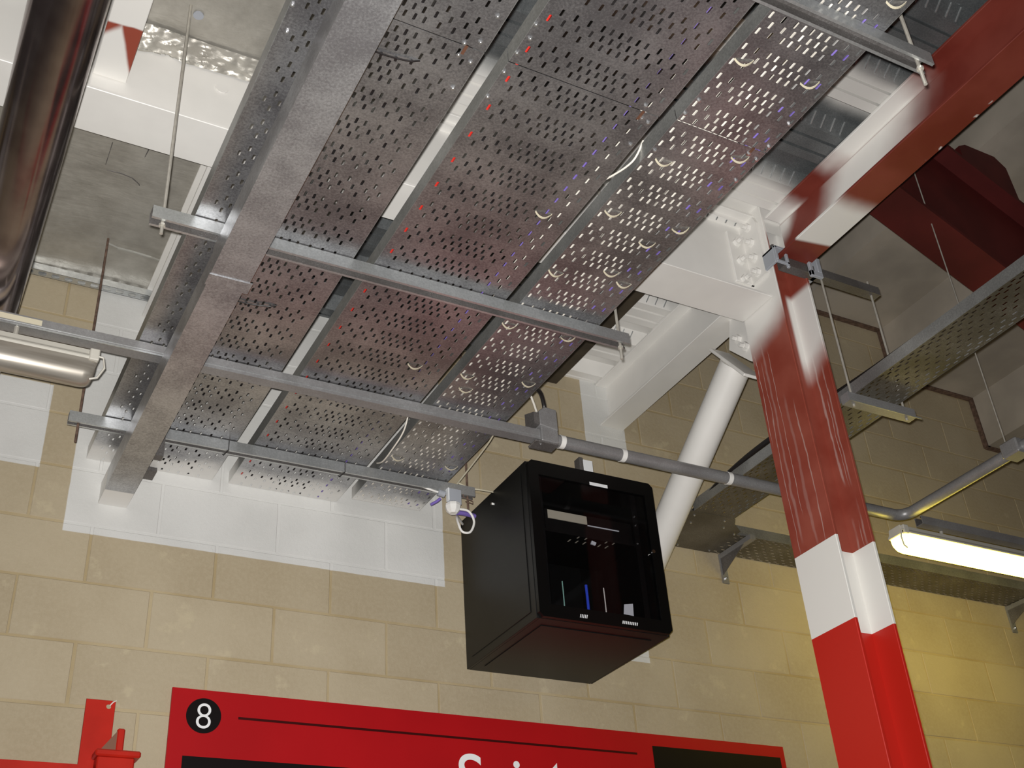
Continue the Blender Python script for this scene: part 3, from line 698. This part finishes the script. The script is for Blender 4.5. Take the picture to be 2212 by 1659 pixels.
# ================================================================== luminaires
def luminaire(label, x0, x1, diff, base, yc2=3.243):
    t = thing('batten_light', label, 'light fitting', ((x0 + x1) / 2, yc2, 2.03))
    def prof(pts, s): return [(yc2 + a * s, b) for a, b in pts]
    bp = [(-0.048, 2.108), (-0.050, 2.118), (-0.040, 2.128), (-0.034, 2.152), (0.034, 2.152), (0.040, 2.128), (0.050, 2.118), (0.048, 2.108)]
    obj('base', MB().prism(prof(bp, 1), 'x', x0, x1), base, t, bevel=0.003)
    # rounded diffuser
    mb = MB(); rings = []; n = 15
    secs = [(x0 + 0.004, 0.55), (x0 + 0.010, 0.80), (x0 + 0.022, 0.95), (x0 + 0.04, 1.0), (x1 - 0.04, 1.0), (x1 - 0.022, 0.95), (x1 - 0.010, 0.80), (x1 - 0.004, 0.55)]
    for xx, s_ in secs:
        rings.append([(xx, yc2 + math.cos(math.pi * k / (n - 1)) * 0.047 * (0.6 + 0.4 * s_), 2.108 - math.sin(math.pi * k / (n - 1)) ** 0.75 * 0.074 * s_) for k in range(n)])
    vs = [q for g in rings for q in g]; fs = []
    for i in range(len(rings) - 1):
        for k in range(n - 1): fs.append((i * n + k, i * n + k + 1, (i + 1) * n + k + 1, (i + 1) * n + k))
        fs.append((i * n + n - 1, i * n, (i + 1) * n, (i + 1) * n + n - 1))
    fs += [tuple(range(n))[::-1], tuple(range((len(rings) - 1) * n, len(rings) * n))]
    obj('diffuser', mb.add(vs, fs), diff, t, smooth=True)
    for e, sg in ((x0, -1), (x1, 1)):
        if e < -0.5 or e > 5.3: continue
        obj('end_clip', MB().tube([(e - sg * 0.025, yc2 - 0.052, 2.122), (e + sg * 0.012, yc2 - 0.050, 2.118), (e + sg * 0.020, yc2 - 0.045, 2.085), (e + sg * 0.004, yc2 - 0.035, 2.052), (e - sg * 0.018, yc2 - 0.030, 2.045)], 0.0035, 6), base, t)
        obj('clip_block', MB().box(min(e, e - sg * 0.03), max(e, e - sg * 0.03), yc2 - 0.055, yc2 - 0.036, 2.104, 2.145), base, t, bevel=0.003)
    return t
l1 = luminaire('unlit batten light with clear diffuser hanging under the channel at far left', -1.10, 0.395, 'diffuser', 'lum_base')
obj('suspension_stud', MB().cyl((0.147, 3.225, 2.15), (0, 0, 0.035), 0.008, 10), 'rod', l1)
l2 = luminaire('lit batten light glowing yellow white near the far right wall', 3.80, 5.30, 'lit', 'lum_base', 3.255)
obj('suspension_stud', MB().cyl((4.1, 3.255, 2.15), (0, 0, 0.033), 0.008, 10), 'rod', l2)
# ================================================================== shiny pipe
pp = thing('insulated_pipe', 'large dark shiny metal-clad pipe at the top left corner', 'pipe', (0.060, 1.8, 2.24))
obj('jacket', MB().tube([(0.060, y, 2.328) for y in (-0.4, 1.36)], 0.0885, 64), 'pipe', pp, smooth=True)
obj('jacket', MB().tube([(0.060, y, 2.328) for y in (1.345, 4.049)], 0.0875, 64), 'pipe', pp, smooth=True)
# ================================================================== black cabinet
X0, X1, Y0, Y1, Z0, Z1 = 2.066, 2.657, 3.447, 4.047, 1.585, 2.240
cab = thing('wall_cabinet', 'black wall-mounted rack cabinet with smoked glass door', 'cabinet', ((X0 + X1) / 2, Y1, Z0))
T = 0.012
obj('side_panel', MB().box(X0, X0 + T, Y0 + 0.022, Y1, Z0, Z1).box(X0 - 0.003, X0, Y0 + 0.06, Y1 - 0.05, Z0 + 0.035, Z1 - 0.035), 'black', cab, bevel=0.003)
obj('side_panel', MB().box(X1 - T, X1, Y0 + 0.022, Y1, Z0, Z1), 'black', cab, bevel=0.003)
obj('top_panel', MB().box(X0 + T, X1 - T, Y0 + 0.022, Y1, Z1 - T, Z1), 'black', cab)
obj('bottom_panel', MB().box(X0 + T, X1 - T, Y0 + 0.022, Y1, Z0, Z0 + T).box(X0 + 0.05, X1 - 0.05, Y0 + 0.08, Y1 - 0.06, Z0 - 0.003, Z0), 'black', cab)
obj('back_panel', MB().box(X0 + T, X1 - T, Y1 - 0.01, Y1, Z0 + T, Z1 - T), 'black', cab)
hexbolt(cab, 'side_lock', (X0 - 0.003, 3.748, 2.184), (-1, 0, 0), 0.008, 0.006, 'chrome')
def ring_door():
    c = 0.016; a0, a1, b0, b1 = X0 + 0.001, X1 - 0.001, Z0 + 0.001, Z1 - 0.001
    out = [(a0 + c, b0), (a1 - c, b0), (a1, b0 + c), (a1, b1 - c), (a1 - c, b1), (a0 + c, b1), (a0, b1 - c), (a0, b0 + c)]
    g0, g1, h0, h1 = X0 + 0.045, X1 - 0.045, Z0 + 0.052, Z1 - 0.062
    inn = [(g0, h0), (g1, h0), (g1, h0), (g1, h1), (g1, h1), (g0, h1), (g0, h1), (g0, h0)]
    mb = MB(); n = 8
    for yy in (Y0, Y0 + 0.018):
        mb.v += [(p[0], yy, p[1]) for p in out] + [(p[0], yy, p[1]) for p in inn]
    for k in range(n):
        l = (k + 1) % n
        for o in (0, 16):
            mb.f.append((o + k, o + l, o + 8 + l, o + 8 + k) if inn[k] != inn[l] else (o + k, o + l, o + 8 + k))
        mb.f.append((k, l, 16 + l, 16 + k))
        if inn[k] != inn[l]: mb.f.append((8 + k, 8 + l, 24 + l, 24 + k))
    return mb
door = obj('door', ring_door(), 'black_gloss', cab)
obj('glass_pane', MB().box(X0 + 0.045, X1 - 0.045, Y0 + 0.004, Y0 + 0.008, Z0 + 0.052, Z1 - 0.062), 'glass', door)
obj('door_lock', MB().cyl((2.612, Y0, 1.924), (0, -0.010, 0), 0.008, 14), 'chrome', door)
obj('label_plate', MB().box(2.347, 2.432, Y0 - 0.001, Y0, 2.176, 2.190), 'label', door, label='blank white label on the door frame')
vs_ = MB()
for k in range(5): vs_.prism([(2.238 + k * 0.007, 1.600), (2.241 + k * 0.007, 1.600), (2.245 + k * 0.007, 1.614), (2.242 + k * 0.007, 1.614)], 'y', Y0 - 0.001, Y0)
for k in range(9): vs_.prism([(2.425 + k * 0.008, 1.600), (2.429 + k * 0.008, 1.600), (2.432 + k * 0.008, 1.612), (2.428 + k * 0.008, 1.612)], 'y', Y0 - 0.001, Y0)
obj('vent_slot', vs_, 'label', door)['kind'] = 'stuff'
obj('rack_rail', MB().box(X0 + 0.06, X0 + 0.085, Y0 + 0.05, Y0 + 0.065, Z0 + T, Z1 - T), 'black', cab)
obj('rack_rail', MB().box(X1 - 0.085, X1 - 0.06, Y0 + 0.05, Y0 + 0.065, Z0 + T, Z1 - T), 'black', cab)
for z in (2.10, 2.06, 1.98): hexbolt(cab, 'rail_screw', (X1 - 0.072, Y0 + 0.05, z), (0, -1, 0), 0.005, 0.004, 'chrome')
# equipment inside
pn = thing('network_unit', 'dark equipment unit with beige front strip behind the cabinet glass', 'network equipment', (2.33, 3.60, 2.02))
obj('chassis', MB().box(2.16, 2.56, 3.506, 3.75, 1.978, 2.064), 'cream', pn)
obj('front_plate', MB().box(2.16, 2.56, 3.502, 3.506, 1.978, 2.024).box(2.353, 2.56, 3.502, 3.506, 2.024, 2.064).box(2.16, 2.171, 3.502, 3.506, 2.024, 2.064), 'black', pn)
obj('side_plate', MB().box(2.158, 2.16, 3.502, 3.75, 1.978, 2.064), 'black', pn)
obj('side_plate', MB().box(2.56, 2.562, 3.502, 3.75, 1.978, 2.064), 'black', pn)
obj('front_strip', MB().box(2.172, 2.352, 3.502, 3.505, 2.026, 2.060), 'cream', pn, label='beige front strip')
obj('edge_strip', MB().box(2.352, 2.50, 3.4995, 3.502, 2.019, 2.023), 'label', pn)
sh = thing('rack_shelf', 'slotted rack shelf inside the cabinet behind the smoked glass', 'shelf', (2.36, 3.6, 1.97))
sm_ = perf(MB(), 2.15, 2.57, 3.50, 3.78, [(3.525, [2.32, 2.355, 2.45, 2.485]), (3.565, [2.30, 2.335, 2.37, 2.44, 2.475])], 0.004, 0.013, 1.975, 0.0015, lambda u, v, q: (u, v, q))
no_recalc('shelf_plate', sm_, 'black', sh)
obj('shelf_lip', MB().box(2.15, 2.57, 3.499, 3.501, 1.965, 1.977), 'black', sh)
for x, r, m_, lb_ in ((2.192, 0.0024, 'green_cable', 'thin pale green cable upright behind the cabinet glass'), (2.297, 0.0055, 'blue_cable', 'blue cable upright behind the cabinet glass'), (2.376, 0.0024, 'cream_cable', 'thin white cable upright behind the cabinet glass')):
    cable('patch_cable', lb_, [(x, 3.474, 1.628), (x, 3.473, 1.67), (x, 3.473, 1.71), (x, 3.474, 1.748)], r, m_)
tag(obj('paper_note', MB().prism([(2.455, 1.652), (2.500, 1.650), (2.503, 1.700), (2.462, 1.692)], 'y', 3.472, 3.4735), 'label'), 'small white paper inside the bottom of the cabinet door', 'paper')
tag(obj('cable_tag', MB().prism([(2.352, 1.938), (2.372, 1.934), (2.378, 1.946), (2.358, 1.952)], 'y', 3.49, 3.496), 'label'), 'tiny white tag below the rack shelf inside the cabinet', 'tag')
# white bracket between conduit and cabinet
wb = thing('hanger_bracket', 'small white bracket standing on the cabinet top below the conduit', 'bracket', (2.45, 3.62, 2.24))
obj('plate', MB().box(2.432, 2.478, 3.600, 3.604, 2.2405, 2.392), 'label', wb, bevel=0.001)
obj('side_plate', MB().box(2.412, 2.431, 3.600, 3.64, 2.2405, 2.400), 'dark_strut', wb, bevel=0.001)
# ================================================================== sensor and loose cables at the tray end
sn = thing('sensor', 'white round sensor head under the right end of the wall channel', 'sensor', (1.872, 3.74, 2.10))
obj('mount_plate', MB().box(1.845, 1.905, 3.716, 3.722, 2.135, 2.20), 'grey_plastic', sn)
obj('mount_plate', MB().box(1.842, 1.847, 3.705, 3.725, 2.14, 2.195), 'label', sn)
obj('head', MB().tube([(1.872, 3.728, 2.143), (1.872, 3.728, 2.136), (1.872, 3.728, 2.125), (1.872, 3.728, 2.108), (1.872, 3.728, 2.095)], [0.020, 0.030, 0.032, 0.028, 0.016], 8), 'white_plastic', sn)
cable('sensor_cable', 'white cable looping beside the black cabinet from the sensor head', [(1.89, 3.72, 2.115), (1.935, 3.715, 2.110), (1.957, 3.715, 2.068), (1.938, 3.715, 2.020), (1.905, 3.72, 2.018), (1.893, 3.73, 2.06), (1.915, 3.78, 2.115), (2.0, 3.9, 2.15)], 0.0048, 'white_plastic', sub=10)
gl = thing('cable_gland', 'grey gland with a short white cable under the wall channel', 'gland', (1.825, 3.73, 2.165))
obj('gland_body', MB().cyl((1.808, 3.728, 2.178), (0.028, 0, -0.004), 0.014, 10), 'grey_plastic', gl, smooth=True)
cable('data_cable', 'short white cable running from the channel slot into the grey gland', [(1.725, 3.74, 2.205), (1.755, 3.732, 2.190), (1.785, 3.728, 2.182), (1.808, 3.728, 2.179)], 0.0042, 'white_plastic')
cable('data_cable', 'violet cable stub below the sensor beside the cabinet corner', [(1.888, 3.76, 2.118), (1.94, 3.77, 2.128), (2.0, 3.79, 2.135)], 0.010, 'purple_cable')
cable('data_cable', 'violet cable stub left of the sensor against white paint', [(1.79, 3.76, 2.135), (1.815, 3.755, 2.152), (1.828, 3.75, 2.165)], 0.006, 'purple_cable')
cable('data_cable', 'thin cream cable dropping along the right tray edge to the wall channel', [(1.875, 3.30, 2.29), (1.895, 3.43, 2.275), (1.905, 3.60, 2.262), (1.905, 3.745, 2.245)], 0.0035, 'cream')
cable('data_cable', 'thin cream cable sagging from the wall channel to the cabinet side', [(1.90, 3.725, 2.236), (1.955, 3.728, 2.225), (2.03, 3.73, 2.228), (2.11, 3.76, 2.245)], 0.0035, 'cream')
wcl = thing('wire_clip', 'small brown wire clip hanging at the wall channel end', 'clip', (1.93, 3.73, 2.16))
obj('wire', MB().tube([(1.915, 3.72, 2.185), (1.918, 3.72, 2.172), (1.958, 3.72, 2.162), (1.958, 3.72, 2.150), (1.925, 3.72, 2.155)], 0.0022, 5), 'rust', wcl)
for i, (x, lb_) in enumerate(((1.410, 'black tie wrapped round the wall channel between middle and right trays'), (0.955, 'black tie wrapped round the wall channel between left and middle trays'))):
    tie = MB().tube([(x, 3.719, 2.232), (x, 3.718, 2.186), (x, 3.72, 2.184), (x - 0.006, 3.76, 2.184), (x - 0.01, 3.78, 2.205)], 0.0022, 5)
    tag(obj('cable_tie', tie, 'black_cable'), lb_, 'cable tie')
cable('data_cable', 'white cable bridging the gap between middle and right trays near their joints', [(1.488, 2.02, 2.262), (1.508, 1.95, 2.240), (1.535, 1.87, 2.242), (1.552, 1.83, 2.292)], 0.003, 'cream_cable')
cable('data_cable', 'thin white cable hanging in the gap between middle and right trays near the wall', [(1.522, 3.36, 2.285), (1.525, 3.42, 2.228), (1.520, 3.52, 2.200), (1.526, 3.62, 2.205), (1.535, 3.70, 2.240)], 0.003, 'cream_cable')
# cables lying in the trays
NTH = ('first', 'second', 'third', 'fourth', 'fifth', 'sixth', 'seventh', 'eighth', 'ninth', 'tenth', 'eleventh', 'twelfth')
CNT = {}
def tray_cable(name, label, x, r, mat, group, z=None, amp=0.004, y1=4.04):
    if group:
        k_ = CNT.get(group, 0); CNT[group] = k_ + 1
        label = '%s %s, counted from the left' % (NTH[k_], label)
    ph = random.uniform(0, 6); pts = []; y = -0.35
    while y < y1:
        pts.append((x + math.sin(y * 2.1 + ph) * amp + math.sin(y * 5.3 + ph * 2) * amp * 0.5, y, (z or ZT + 0.0032 + r))); y += 0.16
    pts.append((x, y1, (z or ZT + 0.0032 + r)))
    tag(obj(name, MB().tube(pts, r, 7), mat, smooth=True), label, 'cable', group)
for i in range(12):
    tray_cable('data_cable', 'cream cable bright through the slots of the right tray', 1.563 + i * 0.0170 + random.uniform(-.0008, .0008), 0.0064, 'cream_cable', 'cream cables in the right tray', amp=0.0012, y1=3.98)
for x in (1.772, 1.800):
    tray_cable('data_cable', 'grey cable lying near the right edge of the right tray', x, 0.005, 'grey_cable', 'grey cables in the right tray', amp=0.0010, y1=3.98)
for x in (1.786, 1.816, 1.828):
    tray_cable('data_cable', 'violet cable lying near the right edge of the right tray', x, 0.0045, 'purple_cable', 'violet cables in the right tray', amp=0.0010, y1=3.98)
tray_cable('fire_cable', 'thin red cable at the left edge of the wide middle tray', 1.0765, 0.0040, 'red_cable', None, amp=0.0008)
for x in (1.446, 1.462):
    tray_cable('data_cable', 'white cable along the right side of the wide middle tray', x, 0.0032, 'cream_cable', 'white cables in the middle tray', amp=0.003)
for x in (1.418,):
    tray_cable('data_cable', 'violet cable along the right side of the wide middle tray', x, 0.003, 'purple_cable', None, amp=0.004)
for x in (1.12, 1.16, 1.20, 1.25, 1.30, 1.345):
    tray_cable('power_cable', 'thick dark cable lying in the wide middle tray', x, 0.013, 'black_cable', 'dark cables in the middle tray', amp=0.004)
for x in (0.735, 0.785, 0.835, 0.885):
    tray_cable('power_cable', 'thick dark cable lying in the left tray', x, 0.015, 'black_cable', 'dark cables in the left tray', amp=0.004)
cable('power_cable', 'black cable lying along the left edge of the narrow hung tray', [(3.085, -0.2, 2.345), (3.082, 1.2, 2.348), (3.084, 2.4, 2.362), (3.074, 2.9, 2.376), (3.070, 3.3, 2.378), (3.085, 3.65, 2.345), (3.14, 3.85, 2.335)], 0.012, 'black_cable')
# cream ties under the right tray and two under the middle tray
tie_mesh = None
ties = [(1.586, 1.436, 0.3), (1.790, 1.425, 0.5), (1.605, 1.822, 0.1), (1.793, 1.723, 0.4), (1.589, 2.059, 0.2), (1.815, 2.041, 0.5), (1.760, 2.137, 0.3), (1.576, 2.369, 0.0),
        (1.802, 2.333, 0.1), (1.573, 2.669, 0.1), (1.789, 2.656, 0.5), (1.579, 2.993, 0.0), (1.612, 3.073, 0.15), (1.801, 2.955, 0.1), (1.586, 3.612, 0.0), (1.809, 3.603, 0.2), (1.812, 1.134, 0.4), (1.735, 2.30, 0.2), (1.70, 3.24, 0.2)]
for i, (x, y, rz_) in enumerate(ties):
    mb = MB(); n = 9; w_ = 0.026
    for k in range(n):
        t = k / (n - 1) * 2 - 1; xx = t * w_; zz = -0.011 * (1 - t * t) + 0.003; yy = 0.010 * (1 - t * t)
        mb.v += [(xx, yy - 0.0034, zz), (xx, yy + 0.0034, zz), (xx, yy + 0.0034, zz - 0.0016), (xx, yy - 0.0034, zz - 0.0016)]
    for k in range(n - 1):
        for q in range(4): mb.f.append((k * 4 + q, k * 4 + (q + 1) % 4, k * 4 + 4 + (q + 1) % 4, k * 4 + 4 + q))
    if tie_mesh is None:
        me = bpy.data.meshes.new('cable_tie'); me.from_pydata(mb.v, [], mb.f); me.materials.append(MT['cream']); tie_mesh = me
    o = bpy.data.objects.new('cable_tie', tie_mesh); link(o); o.location = (x, y, ZT + ZC - 0.001); o.rotation_euler = (0, 0, -rz_)
    row = 'left' if x < 1.66 else ('right' if x > 1.77 else 'middle')
    rank = 1 + sum(1 for q in ties if (('left' if q[0] < 1.66 else ('right' if q[0] > 1.77 else 'middle')) == row and q[1] < y))
    ORD = ('first', 'second', 'third', 'fourth', 'fifth', 'sixth', 'seventh', 'eighth', 'ninth', 'tenth')
    tag(o, 'cream cable tie under the right tray, %s from the top in the %s row' % (ORD[rank - 1], row), 'cable tie', 'cream ties under the right tray')
for x, y, lb_ in ((1.407, 2.146, 'cream cable tie under the middle tray just beyond the hung channel'), (1.386, 3.005, 'cream cable tie under the middle tray near the plain channel')):
    o = bpy.data.objects.new('cable_tie', tie_mesh); link(o); o.location = (x, y, ZT + ZC - 0.001); o.rotation_euler = (0, 0, -0.1)
    tag(o, lb_, 'cable tie')
for (xa, ya, xb_, yb_, lb_) in ((0.700, 1.792, 0.852, 1.782, 'black tie under the left tray at the top beside the trunking'), (0.705, 2.885, 0.852, 2.868, 'black tie under the left tray below the trunking joint')):
    mb = MB(); pts = []
    for k in range(9):
        t = k / 8; pts.append((xa + (xb_ - xa) * t, ya + (yb_ - ya) * t + 0.008 * math.sin(t * math.pi), ZT - 0.005 + (0.007 if k in (0, 8) else 0)))
    for k in range(1, 8, 2): mb.box(pts[k][0] - 0.003, pts[k][0] + 0.003, pts[k][1] - 0.002, pts[k][1] + 0.010, ZT - 0.006, ZT - 0.001)
    tag(obj('cable_tie', mb.tube(pts, 0.0026, 6), 'black_cable'), lb_, 'cable tie')
# ================================================================== sign
SG = 4.036
sg = thing('wall_sign', 'red wall sign numbered 8 with black panels along the bottom edge', 'sign', (2.27, 4.05, 0.5))
obj('panel', MB().box(0.908, 3.629, SG, 4.046, 0.45, 1.393), 'sign_red', sg)
def sheet(name, x0, x1, z0, z1, mat, d=0.0012): return obj(name, MB().box(x0, x1, SG - d, SG, z0, z1), mat, sg)
sheet('black_panel', 0.962, 1.86, 0.60, 1.160, 'sign_black'); sheet('black_panel', 2.916, 3.602, 0.60, 1.343, 'sign_black')
sheet('line', 1.147, 2.835, 1.300, 1.3085, 'sign_line')
disc = MB().cyl((1.024, SG - 0.0012, 1.302), (0, 0.0012, 0), 0.0615, 48)
obj('number_disc', disc, 'sign_black', sg)
def text(body, size, x, z, mat, name, offset=0.0):
    cu = bpy.data.curves.new(name, 'FONT'); cu.body = body; cu.size = size; cu.extrude = 0.0004; cu.offset = offset
    o = bpy.data.objects.new(name, cu); link(o); dg = bpy.context.evaluated_depsgraph_get()
    me = bpy.data.meshes.new_from_object(o.evaluated_get(dg)); bpy.data.objects.remove(o)
    xs = [v.co.x for v in me.vertices]; ys = [v.co.y for v in me.vertices]
    for v in me.vertices: v.co = Vector((v.co.x - min(xs), -v.co.z, v.co.y - max(ys)))
    me.materials.clear(); me.materials.append(MT[mat])
    n = bpy.data.objects.new(name, me); link(n); n.parent = sg
    n.location = Vector((x, SG - 0.0018, z + ZC)) - gloc(sg); return n, max(xs) - min(xs), max(ys) - min(ys)
t8, tw8, th8 = text('8', 0.125, 1.024, 1.345, 'sign_white', 'number', -0.0016)
t8.location.x -= tw8 / 2; t8.scale = (1, 1, 0.088 / th8)
text('Sain', 0.263, 2.007, 1.247, 'sign_white', 'lettering', 0.0)
text('t', 0.263, 2.398, 1.238, 'sign_white', 'lettering', 0.0)
# ================================================================== red wall fittings, lower left
rp = thing('mounting_plate', 'bright red upright plate with a corner hole left of the sign', 'plate', (0.675, 4.04, 1.0))
pm = MB(); hc2 = (0.700, 1.302); n = 14
ring = [(hc2[0] + 0.0085 * math.cos(2 * math.pi * k / n + math.pi / 4), hc2[1] + 0.0085 * math.sin(2 * math.pi * k / n + math.pi / 4)) for k in range(n)]
for yy in (4.026, 4.032):
    vs = [(0.625, yy, 0.9), (0.721, yy, 0.9), (0.721, yy, 1.322), (0.625, yy, 1.322)] + [(a, yy, b) for a, b in ring]
    q = [4 + k for k in range(n)]
    pm.add(vs, [(2, 3, q[4], q[3], q[2], q[1], q[0]), (3, 0, q[7], q[6], q[5], q[4]), (0, 1, q[11], q[10], q[9], q[8], q[7]), (1, 2, q[0], q[13], q[12], q[11])])
pm.box(0.625, 0.6255, 4.026, 4.032, 0.9, 1.322).box(0.7205, 0.721, 4.026, 4.032, 0.9, 1.322).box(0.625, 0.721, 4.026, 4.032, 1.3215, 1.322)
obj('plate', pm, 'bright_red', rp)
tag(obj('cable_tie', MB().tube([(0.702, 4.022, 1.303), (0.712, 4.020, 1.316), (0.722, 4.022, 1.322)], 0.002, 5), 'white_plastic'), 'tiny white tie through the hole of the red plate', 'cable tie')
tag(obj('rail', MB().box(-1.2, 0.66, 3.985, 4.026, 1.03, 1.094), 'bright_red'), 'bright red horizontal rail at the bottom left corner', 'rail')
rk2 = thing('rack_bracket', 'red steel bracket with brown-faced fin beside the red plate', 'bracket', (0.74, 4.0, 1.05))
obj('upright', MB().box(0.728, 0.752, 3.965, 3.985, 0.95, 1.214), 'bright_red', rk2, bevel=0.004)
obj('fin', MB().prism([(0.676, 1.135), (0.728, 1.135), (0.728, 1.205)], 'y', 3.968, 3.978), 'red_brown', rk2, label='brown worn fin')
obj('cap', MB().box(0.664, 0.808, 3.95, 4.02, 1.118, 1.140), 'bright_red', rk2, bevel=0.005)
obj('boss', MB().box(0.672, 0.79, 3.955, 4.015, 0.95, 1.118), 'bright_red', rk2, bevel=0.004)
